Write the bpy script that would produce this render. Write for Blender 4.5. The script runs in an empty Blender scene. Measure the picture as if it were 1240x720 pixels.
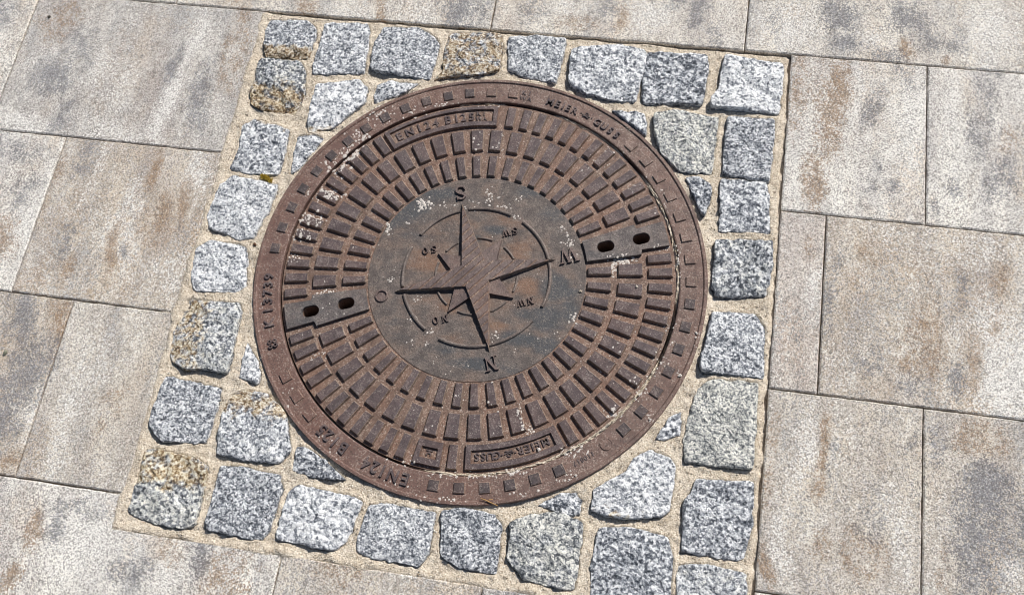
import bpy, bmesh, math, random
import numpy as np
from mathutils import Matrix, Vector
random.seed(7)
RAD = math.radians
D = bpy.data
COL = bpy.context.scene.collection
SC = bpy.context.scene

# ------------------------------------------------------------------ camera
F_PX, PITCH, ROLL, YAW = 1172.0, 0.372981, -0.226434, 0.368107
CAM = (0.282961, -0.592751, 1.535980)
def RX(t): c, s = math.cos(t), math.sin(t); return np.array([[1,0,0],[0,c,-s],[0,s,c]])
def RZ(t): c, s = math.cos(t), math.sin(t); return np.array([[c,-s,0],[s,c,0],[0,0,1]])
CM = RZ(YAW) @ RX(PITCH) @ RZ(ROLL)
cam_d = D.cameras.new('camera'); cam = D.objects.new('camera', cam_d); COL.objects.link(cam)
cam.matrix_world = Matrix.Translation(CAM) @ Matrix(CM.tolist()).to_4x4()
cam_d.sensor_fit = 'HORIZONTAL'; cam_d.sensor_width = 36; cam_d.lens = F_PX / 1240 * 36
cam_d.clip_start = 0.05; cam_d.clip_end = 500
SC.camera = cam

# ------------------------------------------------------------------ sky, sun, exposure
SUN_AZ, SUN_EL = 58.0, 45.0            # azimuth counter-clockwise from +X, degrees
w = D.worlds.new('World'); SC.world = w; w.use_nodes = True
wn = w.node_tree.nodes; wl = w.node_tree.links
bg = next(n for n in wn if n.type == 'BACKGROUND')
sky = wn.new('ShaderNodeTexSky'); sky.sky_type = 'NISHITA'; sky.sun_disc = False
sky.sun_elevation = RAD(SUN_EL); sky.sun_rotation = RAD(90 - SUN_AZ)
wl.new(sky.outputs[0], bg.inputs[0]); bg.inputs[1].default_value = 0.055
sd = D.lights.new('sun', 'SUN'); sd.energy = 4.9; sd.angle = RAD(0.5); sd.color = (1.0, 0.955, 0.90)
sun = D.objects.new('sun', sd); COL.objects.link(sun)
sv = Vector((math.cos(RAD(SUN_EL))*math.cos(RAD(SUN_AZ)), math.cos(RAD(SUN_EL))*math.sin(RAD(SUN_AZ)), math.sin(RAD(SUN_EL))))
sun.rotation_euler = sv.to_track_quat('Z', 'Y').to_euler(); sun.location = sv*5
SC.view_settings.view_transform = 'Standard'; SC.view_settings.look = 'None'
SC.cycles.filter_width = 1.0
SC.view_settings.exposure = 0.0; SC.view_settings.gamma = 1.0; SC.view_settings.use_curve_mapping = False

# ------------------------------------------------------------------ helpers
def G(px, py, z=0.0):
    """a pixel of the 1240x720 photograph to the point of the plane at height z"""
    d = CM @ np.array([px-620.0, -(py-360.0), -F_PX]); s = (z-CAM[2])/d[2]
    return (CAM[0]+s*d[0], CAM[1]+s*d[1])

def tag(o, label=None, cat=None, group=None, kind=None):
    for k, v in (('label', label), ('category', cat), ('group', group), ('kind', kind)):
        if v: o[k] = v
    return o
def link(name, me, mat=None, parent=None):
    o = D.objects.new(name, me); COL.objects.link(o)
    if mat and me and not me.materials: me.materials.append(mat)
    if parent: o.parent = parent
    return o
def empty(name, loc=(0,0,0), rz=0):
    o = D.objects.new(name, None); COL.objects.link(o); o.location = loc; o.rotation_euler = (0,0,rz)
    o.empty_display_size = 0.05
    return o
def mesh(name, V, F, smooth=False):
    me = D.meshes.new(name); me.from_pydata([tuple(v) for v in V], [], F); me.update()
    if smooth: me.polygons.foreach_set('use_smooth', [True]*len(me.polygons))
    return me

_perm = np.random.RandomState(3).rand(1 << 16)
def _h(ix, iy, s): return _perm[(ix*73856093 ^ iy*19349663 ^ s*83492791) & 0xffff]
def vnoise(x, y, s=0):
    x = np.asarray(x, float); y = np.asarray(y, float)
    ix = np.floor(x).astype(np.int64); iy = np.floor(y).astype(np.int64)
    fx = x-ix; fy = y-iy; fx = fx*fx*(3-2*fx); fy = fy*fy*(3-2*fy)
    a = _h(ix,iy,s)*(1-fx)+_h(ix+1,iy,s)*fx; b = _h(ix,iy+1,s)*(1-fx)+_h(ix+1,iy+1,s)*fx
    return (a*(1-fy)+b*fy)*2-1
def fbm(x, y, s=0, o=3):
    return sum(vnoise(np.asarray(x)*2**k, np.asarray(y)*2**k, s+k)/2**k for k in range(o))

# ------------------------------------------------------------------ materials
class NT:
    def __init__(self, name):
        self.m = D.materials.new(name); self.m.use_nodes = True
        self.n = self.m.node_tree.nodes; self.l = self.m.node_tree.links
        self.b = next(x for x in self.n if x.type == 'BSDF_PRINCIPLED')
    def new(self, t): return self.n.new(t)
    def set(self, sock, v):
        if hasattr(v, 'is_linked') or hasattr(v, 'links'): self.l.new(v, sock)
        else:
            if hasattr(sock.default_value, '__len__') and not hasattr(v, '__len__'): v = (v,)*len(sock.default_value)
            if hasattr(v, '__len__') and hasattr(sock.default_value, '__len__') and len(sock.default_value) == 4 and len(v) == 3: v = (*v, 1)
            sock.default_value = v
    def math(self, op, a, b=0.0, c=0.0, clamp=False):
        x = self.new('ShaderNodeMath'); x.operation = op; x.use_clamp = clamp
        for i, v in enumerate((a, b, c)): self.set(x.inputs[i], v)
        return x.outputs[0]
    def mix(self, f, a, b, blend='MIX'):
        x = self.new('ShaderNodeMix'); x.data_type = 'RGBA'; x.blend_type = blend
        self.set(x.inputs[0], f); self.set(x.inputs[6], a); self.set(x.inputs[7], b)
        return x.outputs[2]
    def step(self, v, lo, hi):
        x = self.new('ShaderNodeMapRange'); x.interpolation_type = 'SMOOTHSTEP'
        self.set(x.inputs[0], v); x.inputs[1].default_value = lo; x.inputs[2].default_value = hi
        return x.outputs[0]
    def pos(self): return self.new('ShaderNodeNewGeometry').outputs['Position']
    def vmul(self, v, k):
        x = self.new('ShaderNodeVectorMath'); x.operation = 'MULTIPLY'; self.set(x.inputs[0], v); x.inputs[1].default_value = k
        return x.outputs[0]
    def vadd(self, v, k):
        x = self.new('ShaderNodeVectorMath'); x.operation = 'ADD'; self.set(x.inputs[0], v); self.set(x.inputs[1], k)
        return x.outputs[0]
    def noise(self, v, scale, detail=2, rough=.5):
        x = self.new('ShaderNodeTexNoise'); self.set(x.inputs['Vector'], v)
        x.inputs['Scale'].default_value = scale; x.inputs['Detail'].default_value = detail; x.inputs['Roughness'].default_value = rough
        return x.outputs[0]
    def cell(self, v, scale):
        x = self.new('ShaderNodeTexVoronoi'); x.feature = 'F1'; self.set(x.inputs['Vector'], v); x.inputs['Scale'].default_value = scale
        s = self.new('ShaderNodeSeparateColor'); self.l.new(x.outputs['Color'], s.inputs[0])
        return s.outputs[0], s.outputs[1], x.outputs['Distance']
    def ramp(self, f, stops, interp='LINEAR'):
        x = self.new('ShaderNodeValToRGB'); x.color_ramp.interpolation = interp
        e = x.color_ramp.elements
        while len(e) < len(stops): e.new(0.5)
        for i, (p, c) in enumerate(stops): e[i].position = p; e[i].color = (*c, 1) if len(c) == 3 else c
        self.set(x.inputs[0], f); return x.outputs[0]
    def attr(self, name):
        x = self.new('ShaderNodeAttribute'); x.attribute_name = name
        s = self.new('ShaderNodeSeparateColor'); self.l.new(x.outputs['Color'], s.inputs[0])
        return s.outputs
    def info(self, k): return self.new('ShaderNodeObjectInfo').outputs[k]
    def bump(self, h, strength, dist):
        x = self.new('ShaderNodeBump'); x.inputs['Strength'].default_value = strength; x.inputs['Distance'].default_value = dist
        self.set(x.inputs['Height'], h); self.l.new(x.outputs[0], self.b.inputs['Normal'])
    def done(self, col, rough=.9, spec=.3, metal=0):
        self.set(self.b.inputs['Base Color'], col); self.set(self.b.inputs['Roughness'], rough)
        self.b.inputs['Specular IOR Level'].default_value = spec; self.set(self.b.inputs['Metallic'], metal)
        return self.m

def mat_slab():
    t = NT('concrete_slab'); P = t.pos()
    rnd = t.info('Random'); off = t.math('MULTIPLY', rnd, 37.0)
    cv = t.new('ShaderNodeCombineXYZ'); t.set(cv.inputs[2], off)
    Pp = t.vadd(P, cv.outputs[0])
    streak = t.noise(t.vmul(Pp, (1, .28, 1)), 20, 5, .65)
    mid = t.noise(t.vmul(Pp, (1, .75, 1)), 48, 6, .68)
    big = t.noise(t.vmul(Pp, (1, .5, 1)), 9, 3, .6)
    fine = t.noise(Pp, 420, 2, .7)
    g1, g2, _ = t.cell(P, 640)
    g3, g4, _ = t.cell(t.vadd(P, (3.1, 1.7, 0)), 400)
    a = t.attr('blot')
    base = t.info('Color')
    col = t.mix(t.step(streak, .35, .7), t.mix(1, base, (.76, .745, .75), 'MULTIPLY'), t.mix(1, base, (1.12, 1.11, 1.08), 'MULTIPLY'))
    col = t.mix(t.math('MULTIPLY', t.step(t.math('ADD', big, t.math('MULTIPLY', t.math('SUBTRACT', mid, .5), .5)), .5, .7), .55), col, t.mix(1, base, (.90, .76, .62), 'MULTIPLY'))
    col = t.mix(t.math('MULTIPLY', t.step(g3, .62, .68), .6), col, (.88, .86, .82))
    gj = t.math('ADD', t.math('MULTIPLY', t.math('SUBTRACT', g3, .5), .20), t.math('MULTIPLY', t.math('SUBTRACT', g2, .5), .16))
    def cloud(o, sc, lo, hi): return t.step(t.math('ADD', t.noise(t.vmul(t.vadd(Pp, (o, o*.7, 0)), (1, .34, 1)), sc, 6, .68), gj), lo, hi)
    col = t.mix(t.math('MULTIPLY', cloud(3, 12, .50, .60), .78), col, (.83, .81, .755))
    col = t.mix(t.math('MULTIPLY', cloud(11, 10, .545, .65), .5), col, (.46, .35, .25))
    col = t.mix(t.math('MULTIPLY', cloud(23, 14, .545, .64), .62), col, (.31, .318, .335))
    col = t.mix(t.math('MULTIPLY', cloud(37, 7, .51, .63), .36), col, (.40, .345, .325))
    jit = t.math('ADD', t.math('MULTIPLY', t.math('SUBTRACT', mid, .5), 1.7), t.math('ADD', t.math('MULTIPLY', t.math('SUBTRACT', g3, .5), .60), t.math('MULTIPLY', t.math('SUBTRACT', t.cell(t.vadd(P, (9.1, 4.4, 0)), 620)[0], .5), .60)))
    def blot(ch, lo=.30, hi=.52): return t.step(t.math('ADD', a[ch], t.math('MULTIPLY', jit, t.step(a[ch], .0, .25))), lo, hi)
    col = t.mix(t.math('MULTIPLY', blot(2), .9), col, (.84, .82, .78))
    col = t.mix(t.math('MULTIPLY', blot(0), .82), col, (.33, .215, .125))
    col = t.mix(t.math('MULTIPLY', blot(1), .80), col, (.185, .192, .215))
    # grains: pale and dark sand grains on the face, and dark pores
    col = t.mix(t.math('MULTIPLY', t.step(g1, .74, .78), .35), col, (.86, .83, .78))
    dk = t.step(t.math('ADD', g2, t.math('MULTIPLY', t.math('SUBTRACT', mid, .5), .55)), .73, .79)
    col = t.mix(t.math('MULTIPLY', dk, .58), col, (.10, .092, .085))
    col = t.mix(t.math('MULTIPLY', t.step(g4, .93, .95), .5), col, (.09, .085, .08))
    tiny = t.step(t.math('ADD', t.cell(t.vadd(P, (5.5, 2.1, 0)), 760)[0], t.math('MULTIPLY', t.math('SUBTRACT', mid, .5), .45)), .78, .82)
    col = t.mix(t.math('MULTIPLY', tiny, .55), col, (.12, .11, .10))
    hgt = t.math('ADD', t.math('MULTIPLY', fine, 1.0), t.math('MULTIPLY', g1, .4))
    t.bump(hgt, .55, .0012)
    return t.done(col, .92, .2)

def mat_granite():
    t = NT('granite_setts'); P = t.pos()
    rnd = t.info('Random'); sc_ = t.new('ShaderNodeVectorMath'); sc_.operation = 'SCALE'; t.l.new(P, sc_.inputs[0]); t.set(sc_.inputs['Scale'], t.math('ADD', t.math('MULTIPLY', t.math('FRACT', t.math('MULTIPLY', rnd, 7.31)), .45), .82)); P = sc_.outputs[0]
    big = t.noise(P, 60, 4, .65); med = t.noise(P, 165, 4, .7); fin = t.noise(P, 380, 2, .6)
    g1, g2, _ = t.cell(P, 280); g3, _, _ = t.cell(t.vadd(P, (1.3, 2.2, .4)), 480)
    v = t.math('ADD', t.math('MULTIPLY', g1, .44), t.math('MULTIPLY', g3, .16))
    v = t.math('ADD', v, t.math('MULTIPLY', t.math('SUBTRACT', med, .5), 1.0))
    v = t.math('ADD', v, t.math('MULTIPLY', t.math('SUBTRACT', big, .5), .38))
    v = t.math('ADD', v, .245)
    v = t.math('ADD', v, t.math('MULTIPLY', t.math('SUBTRACT', rnd, .5), .15))
    col = t.ramp(v, [(.20, (.050, .057, .070)), (.36, (.14, .155, .182)), (.47, (.32, .338, .37)), (.60, (.57, .59, .615)), (.78, (.82, .825, .83))])
    a = t.attr('tint')
    fb = t.step(t.math('ADD', a[0], t.math('MULTIPLY', t.math('SUBTRACT', big, .5), 1.9)), .35, .75)
    brown = t.ramp(v, [(.2, (.04, .03, .018)), (.40, (.24, .145, .06)), (.56, (.48, .37, .22)), (.75, (.72, .66, .54))])
    col = t.mix(t.math('MULTIPLY', fb, .85), col, brown)
    gb = t.step(t.math('ADD', a[1], t.math('MULTIPLY', t.math('SUBTRACT', big, .5), .9)), .3, .7)
    col = t.mix(t.math('MULTIPLY', gb, .6), col, t.mix(1, col, (.92, .88, .74), 'MULTIPLY'))
    h = t.math('ADD', t.math('MULTIPLY', med, 1.0), t.math('MULTIPLY', fin, .5))
    t.bump(h, .9, .0036)
    return t.done(col, .75, .35)

def mat_sand(name='jointing_sand', light=1.0):
    t = NT(name); P = t.pos()
    big = t.noise(P, 14, 4, .6); med = t.noise(P, 120, 4, .7)
    g1, g2, dd = t.cell(P, 560); g3, g4, _ = t.cell(t.vadd(P, (.7, .2, .9)), 260)
    L = light
    col = t.mix(t.step(big, .35, .68), (.56*L, .48*L, .375*L), (.67*L, .59*L, .48*L))
    col = t.mix(t.math('MULTIPLY', t.step(med, .5, .72), .45), col, (.42*L, .33*L, .23*L))
    col = t.mix(t.math('MULTIPLY', t.step(g1, .72, .76), .5), col, (.88, .82, .72))
    col = t.mix(t.math('MULTIPLY', t.step(g2, .80, .83), .55), col, (.22, .165, .11))
    col = t.mix(t.math('MULTIPLY', t.step(g4, .978, .984), .6), col, (.09, .075, .06))
    h = t.math('ADD', t.math('MULTIPLY', t.noise(P, 420, 2, .6), 1.0), t.math('MULTIPLY', med, 1.2))
    t.bump(h, .85, .0026)
    return t.done(col, .95, .15)

def mat_iron(name, lo, hi, rust, dust, rust_amt=.5, dust_amt=.4, blue=0.0, rough=.62, redder=0.0, blot=False):
    """weathered cast iron: grey brown metal, rust in patches, pale dust caught in the casting skin"""
    t = NT(name); P = t.pos()
    big = t.noise(P, 11, 3, .6); mid = t.noise(P, 42, 5, .65); fin = t.noise(P, 420, 3, .7)
    strk = t.noise(t.vmul(P, (.6, 1.6, 1)), 16, 5, .62)
    g1, g2, _ = t.cell(P, 620); g3, _, _ = t.cell(t.vadd(P, (.3, .8, .1)), 330)
    col = t.mix(t.step(t.math('ADD', t.math('MULTIPLY', mid, .6), t.math('MULTIPLY', fin, .4)), .38, .62), lo, hi)
    fr = t.math('MULTIPLY', t.step(t.math('ADD', big, t.math('MULTIPLY', t.math('SUBTRACT', mid, .5), .8)), .42, .66), rust_amt)
    col = t.mix(fr, col, rust)
    if blue:
        col = t.mix(t.math('MULTIPLY', t.step(strk, .50, .66), blue), col, (.072, .078, .086))
    if blot:
        at = t.attr('blot'); j = t.math('MULTIPLY', t.math('SUBTRACT', strk, .5), 1.5)
        col = t.mix(t.math('MULTIPLY', t.step(t.math('ADD', at[0], j), .3, .75), .75), col, (.225, .125, .078))
        col = t.mix(t.math('MULTIPLY', t.step(t.math('ADD', at[1], j), .3, .75), .85), col, (.066, .072, .080))
    if redder:
        sx = t.new('ShaderNodeSeparateXYZ'); t.l.new(P, sx.inputs[0])
        side = t.step(t.math('SUBTRACT', t.math('MULTIPLY', sx.outputs[0], -1.0), t.math('MULTIPLY', sx.outputs[1], .35)), -.25, .3)
        col = t.mix(t.math('MULTIPLY', side, redder), col, (.165, .085, .068))
    d = t.step(t.math('ADD', g1, t.math('MULTIPLY', t.math('SUBTRACT', mid, .5), 1.0)), .78, .92)
    col = t.mix(t.math('MULTIPLY', d, dust_amt), col, dust)
    col = t.mix(t.math('MULTIPLY', t.step(g2, .84, .87), .45), col, (.03, .025, .022))
    t.bump(t.math('ADD', fin, t.math('MULTIPLY', g3, .35)), .65, .0014)
    return t.done(col, rough, .38, .12)

def mat_plain(name, c, var=.3, rough=.8, scale=150):
    t = NT(name); P = t.pos(); n = t.noise(P, scale, 4, .65)
    col = t.mix(t.step(n, .3, .7), tuple(x*(1-var) for x in c), tuple(x*(1+var) for x in c))
    t.bump(n, .5, .001)
    return t.done(col, rough, .3)

M = {
 'slab': mat_slab(), 'granite': mat_granite(), 'sand': mat_sand(), 'mortar': mat_sand('dried_mortar', .95),
 'bed': mat_plain('dark_joint_grit', (.20, .165, .125), .45, .95, 300),
 'block': mat_iron('iron_tread', (.078, .057, .059), (.135, .103, .104), (.140, .080, .062), (.40, .35, .31), .26, .34, .0),
 'plate': mat_iron('iron_ground', (.140, .088, .068), (.225, .153, .120), (.215, .112, .074), (.50, .41, .34), .45, .5, .0),
 'disc': mat_iron('iron_disc', (.094, .078, .072), (.165, .136, .122), (.185, .115, .082), (.38, .32, .27), .35, .30, .25, .6, 0, True),
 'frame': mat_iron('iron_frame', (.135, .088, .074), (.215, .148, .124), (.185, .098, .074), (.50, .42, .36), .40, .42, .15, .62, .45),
 'key': mat_iron('iron_key_plate', (.095, .082, .080), (.170, .145, .138), (.19, .115, .08), (.40, .36, .32), .18, .34, .45),
 'star': mat_iron('iron_star', (.112, .082, .078), (.180, .136, .126), (.18, .105, .078), (.36, .31, .27), .35, .26, .0),
 'flank': mat_iron('iron_dusty_sunlit_flank', (.19, .135, .105), (.30, .225, .18), (.23, .12, .08), (.55, .47, .40), .4, .55),  # dusty side walls, paler still to paint in sunlight on the edges
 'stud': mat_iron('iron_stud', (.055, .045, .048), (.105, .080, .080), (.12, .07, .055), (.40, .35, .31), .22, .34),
 'arc': mat_iron('iron_arc', (.13, .105, .095), (.205, .17, .152), (.19, .12, .09), (.45, .39, .34), .15, .3),
 'fleck': mat_plain('pale_mortar_crust', (.58, .535, .49), .25, .95, 500),
 'black': mat_plain('hole_shade_black', (.010, .009, .008), .3, .9),  # painted shade for the hole floors
}

# ------------------------------------------------------------------ ground and paving bed
S = 60.0
g = link('ground', mesh('ground', [(-S,-S,-.06),(S,-S,-.06),(S,S,-.06),(-S,S,-.06)], [(0,1,2,3)]), M['sand']); tag(g, kind='structure')
bo = [(-2.6,-1.9),(2.6,-1.9),(2.6,2.4),(-2.6,2.4)]; bi = [(-.522,-.518),(.5035,-.518),(.5035,.5045),(-.522,.5045)]
Vb = [(x, y, -.0050) for x, y in bo+bi]+[(x, y, -.05) for x, y in bo+bi]
Fb = [(k, (k+1)%4, 4+(k+1)%4, 4+k) for k in range(4)]+[(k, 8+k, 8+(k+1)%4, (k+1)%4) for k in range(4)]+[(4+k, 4+(k+1)%4, 12+(k+1)%4, 12+k) for k in range(4)]
pav = link('pavement', mesh('pavement', Vb, Fb), M['bed']); tag(pav, kind='structure')

# slabs -------------------------------------------------------------
GAP = .0024
def slab(x0, x1, y0, y1, tint, blots=(), res=.0065, notch=None, streaks=0):
    x0 += GAP/2; x1 -= GAP/2; y0 += GAP/2; y1 -= GAP/2
    c = .0022
    nx = max(3, int((x1-x0)/res)); ny = max(3, int((y1-y0)/res))
    xs = np.concatenate([[x0, x0], np.linspace(x0+c, x1-c, nx), [x1, x1]])
    ys = np.concatenate([[y0, y0], np.linspace(y0+c, y1-c, ny), [y1, y1]])
    if notch is not None:
        xs[np.argmin(abs(xs-notch[0]))] = notch[0]; ys[np.argmin(abs(ys-notch[1]))] = notch[1]
    X, Y = np.meshgrid(xs, ys, indexing='ij'); I, J = np.meshgrid(range(len(xs)), range(len(ys)), indexing='ij')
    ring = np.minimum(np.minimum(I, len(xs)-1-I), np.minimum(J, len(ys)-1-J))
    Z = np.where(ring == 0, -.03, np.where(ring == 1, -.0018, 0.0))
    e = np.where(ring <= 1, 1.0, 0.0)
    sd = random.randint(0, 9999)
    X = X + e*.0007*vnoise(X*110, Y*110, sd); Y = Y + e*.0007*vnoise(X*110, Y*110, sd+5)
    Z = Z + np.where(ring == 2, -.0005*(vnoise(X*140, Y*140, sd+9) > .35), 0) + np.where(ring > 1, .00018*fbm(X*90, Y*90, sd+2), 0)
    mx, my = (x0+x1)/2, (y0+y1)/2
    Z = Z + random.uniform(-.0004, .0004) + (X-mx)*random.uniform(-.0012, .0012) + (Y-my)*random.uniform(-.0012, .0012)
    n1, n2 = X.shape
    idx = (I*n2+J)
    q = np.stack([idx[:-1,:-1], idx[1:,:-1], idx[1:,1:], idx[:-1,1:]], -1)
    keep = np.ones(q.shape[:2], bool)
    if notch is not None: keep = ~((X[:-1,:-1] >= notch[0]-1e-4) & (Y[:-1,:-1] >= notch[1]-1e-4))
    F = q[keep].reshape(-1, 4).tolist()
    V = np.stack([X-mx, Y-my, Z], -1).reshape(-1, 3)
    me = mesh('paving_slab', V, F)
    W = np.zeros((n1, n2, 4)); W[..., 3] = 1
    wob = .016*fbm(X*14, Y*9, sd+20); wob2 = .016*fbm(X*9, Y*14, sd+30)
    for (ch, bx, by, wx, wy, st) in blots:
        W[..., ch] = np.maximum(W[..., ch], st*np.exp(-((X+wob-bx)/(wx*1.2))**2-((Y+wob2-by)/(wy*1.15))**2))
    W = np.clip(W, 0, 1).astype(np.float32)
    at = me.color_attributes.new('blot', 'FLOAT_COLOR', 'POINT'); at.data.foreach_set('color', W.reshape(-1))
    o = link('paving_slab', me, M['slab'], pav); o.location = (mx, my, 0); o.color = (*tint, 1)
    return o
BR, DK, LT = 0, 1, 2
def b(ch, px, py, w, h, s=.8):
    x, y = G(px, py); return (ch, x, y, w/1000, h/1000, s)
CREAM, GREY, BEIGE, TAN, PINK, WHITE = (.75,.71,.64), (.54,.515,.485), (.63,.58,.505), (.56,.49,.405), (.60,.545,.50), (.80,.78,.735)
Y0, Y1, Y2, Y3, Y4, Y5 = .821, .503, .185, -.134, -.451, -.768
# left of the setts
slab(-1.31, -.992, Y2, Y1, WHITE, [b(DK, 5, 15, 40, 40, .45), b(BR, 8, 125, 25, 30, .4)])
slab(-.992, -.511, Y2, Y1, GREY, [b(LT,205,130,16,90,.85), b(LT,235,40,14,80,.6), b(DK,212,80,9,55,.75), b(DK,247,115,20,70,.7), b(DK,58,98,30,35,.75), b(DK,95,60,30,45,.5),
     b(LT,25,150,60,22,.75), b(LT,55,85,35,40,.55), b(LT,110,75,40,40,.45), b(BR,70,30,45,60,.42), b(DK,70,140,18,45,.5), b(LT,140,160,60,30,.5), b(BR,285,60,30,120,.32), b(LT,150,95,40,60,.35)])
slab(-1.31, -.829, Y3, Y2, WHITE, [b(BR,5,290,25,45,.7), b(DK,30,235,25,30,.5), b(DK,15,185,70,25,.45), b(LT,35,270,40,60,.6)])
slab(-.829, -.511, Y3, Y2, TAN, [b(BR,188,200,11,45,.95), b(BR,222,243,10,40,.7), b(BR,140,305,10,60,.75), b(DK,105,190,22,50,.5), b(LT,150,265,14,80,.6), b(LT,118,205,16,90,.45), b(LT,160,290,20,60,.5),
     b(DK,78,300,18,45,.5), b(BR,60,230,18,80,.4), b(LT,240,210,20,60,.55), b(BR,195,260,25,60,.4), b(BR,82,335,14,30,.6), b(LT,205,330,35,45,.45), b(DK,160,300,8,25,.4)])
slab(-1.187, -.707, Y4, Y3, TAN, [b(DK,35,378,20,55,.85), b(DK,28,455,45,60,.7), b(DK,8,500,30,50,.75), b(BR,67,400,16,55,.75), b(LT,45,500,12,70,.5), b(DK,5,390,18,60,.3), b(BR,10,560,30,30,.4)])
slab(-.707, -.511, Y4, Y3, BEIGE, [b(LT,80,520,22,90,.5), b(LT,120,450,18,80,.35), b(DK,70,440,14,50,.3), b(BR,140,500,30,60,.25)])
slab(-.868, -.228, Y5, Y4, WHITE, [b(BR,38,640,14,35,.85), b(BR,12,708,18,28,.8), b(DK,65,625,18,35,.55), b(DK,240,665,18,45,.65), b(DK,150,690,40,30,.4), b(BR,265,700,50,30,.5), b(LT,100,640,70,60,.7), b(DK,90,610,60,14,.35), b(BR,200,665,25,40,.3), b(LT,190,700,20,40,.6)], notch=(-.515, -.508))
slab(-.228, .096, Y5, -.505, BEIGE, [b(BR,420,700,60,25,.35), b(LT,500,690,40,25,.4)])
slab(.096, .502, Y5, -.505, GREY, [b(DK,620,715,40,25,.5)])
# the row above the setts
slab(-.700, -.060, Y1, Y0, CREAM, [b(DK,555,12,22,38,.85), b(BR,375,10,22,35,.55), b(BR,460,12,10,35,.6), b(DK,583,15,8,40,.55), b(LT,420,15,50,30,.4), b(BR,290,4,30,20,.35), b(LT,510,25,40,40,.5)])
slab(-.060, .418, Y1, Y0, CREAM, [b(DK,850,22,16,45,.8), b(BR,755,22,9,32,.75), b(DK,640,10,30,30,.45), b(DK,740,5,14,25,.6), b(LT,780,15,40,40,.6), b(DK,870,45,14,20,.5), b(BR,700,30,40,30,.35), b(DK,820,5,30,20,.5), b(LT,690,10,35,30,.4)])
slab(.418, 1.058, Y1, Y0, CREAM, [b(DK,1012,20,24,40,.75), b(DK,1015,52,22,16,.95), b(DK,1095,20,40,35,.8), b(DK,1075,65,40,14,.6), b(BR,1101,58,14,19,1.0), b(BR,1149,72,7,12,.8), b(DK,1165,45,20,25,.5), b(LT,950,35,50,50,.6), b(LT,1210,40,50,60,.6), b(DK,935,30,12,40,.3), b(LT,1050,50,25,25,.6), b(DK,1130,40,25,30,.5)])
slab(-1.34, -.700, Y1, Y0, CREAM, [b(LT,100,0,100,60,.5)])
# right of the setts
slab(.502, .742, Y2, Y1, WHITE, [b(BR,1008,120,24,110,.75), b(BR,990,220,14,70,.6), b(BR,965,110,22,110,.4), b(DK,1080,232,13,22,.8), b(DK,1055,130,16,50,.45), b(DK,1065,195,8,14,.6), b(LT,1100,160,22,120,.6), b(DK,1085,100,22,40,.3), b(LT,1035,100,10,110,.5), b(DK,1045,235,10,14,.4)])
slab(.742, 1.22, Y2, Y1, WHITE, [b(DK,1152,232,14,18,.65), b(DK,1200,110,22,70,.45), b(DK,1210,220,25,40,.55), b(DK,1178,160,20,50,.45), b(BR,1220,170,14,50,.4), b(BR,1215,185,30,20,.3), b(LT,1150,150,25,120,.5), b(DK,1130,260,8,20,.5)])
slab(.502, .579, Y3, Y2, PINK, [b(LT,983,345,11,45,.7), b(BR,978,300,10,30,.3), b(DK,965,420,15,40,.2)])
slab(.579, 1.06, Y3, Y2, TAN, [b(LT,1222,460,42,90,.9), b(LT,1195,390,35,60,.5), b(DK,1152,452,15,35,.65), b(BR,1125,400,24,55,.55), b(BR,1110,430,28,30,.5), b(DK,1008,350,10,70,.55), b(DK,1155,350,25,40,.35), b(LT,1075,290,30,30,.4), b(BR,1060,310,30,40,.3), b(DK,1105,465,20,25,.4), b(BR,1215,335,18,40,.4), b(BR,1213,400,9,12,.5), b(LT,1190,300,60,40,.4), b(BR,1180,430,14,50,.5), b(DK,1050,445,30,40,.3)])
slab(.502, .742, Y4, Y3, BEIGE, [b(BR,994,548,7,55,.9), b(LT,972,545,13,60,.6), b(BR,932,690,6,40,.8), b(LT,950,655,14,70,.55), b(BR,1000,660,25,30,.4), b(BR,1050,670,30,50,.35), b(LT,1090,650,16,80,.5), b(LT,1015,545,12,20,.6), b(DK,1010,560,12,40,.35), b(DK,1060,640,20,40,.25), b(DK,1110,545,8,30,.5), b(BR,940,560,10,90,.35)])
slab(.742, 1.22, Y4, Y3, BEIGE, [b(DK,1190,590,30,30,.95), b(DK,1165,640,22,60,.8), b(DK,1200,640,40,50,.55), b(DK,1230,630,20,40,.6), b(BR,1180,540,45,40,.5), b(DK,1130,540,16,50,.4), b(DK,1180,690,40,40,.55), b(LT,1215,685,20,35,.7), b(BR,1140,680,20,60,.3)])
# the rest of the paving, out of the picture, laid in the same bond
def fill(y0, y1, xa, xb):
    x = xa
    while x < xb-.02:
        wd = random.choice((.32, .48, .64)); x2 = min(x+wd, xb)
        if xb-x2 < .12: x2 = xb
        bl = [(random.choice((0,1,2)), random.uniform(x,x2), random.uniform(y0,y1), random.uniform(.012,.04), random.uniform(.03,.1), random.uniform(.3,.85)) for _ in range(9)]
        slab(x, x2, y0, y1, random.choice((CREAM, GREY, BEIGE, TAN, PINK, WHITE)), bl, res=.018)
        x = x2
fill(Y0, Y0+.318, -2.3, 2.3); fill(Y0+.318, Y0+.636, -2.3, 2.3)
fill(Y1, Y0, -2.3, -1.34); fill(Y1, Y0, 1.058, 2.3)
fill(Y2, Y1, -2.3, -1.31); fill(Y2, Y1, 1.22, 2.3)
fill(Y3, Y2, -2.3, -1.31); fill(Y3, Y2, 1.06, 2.3)
fill(Y4, Y3, -2.3, -1.187); fill(Y4, Y3, 1.22, 2.3)
fill(Y5, Y4, -2.3, -.868); fill(Y5, Y4, .502, 2.3)
fill(Y5-.318, Y5, -2.3, 2.3); fill(Y5-.636, Y5-.318, -2.3, 2.3)

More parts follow.
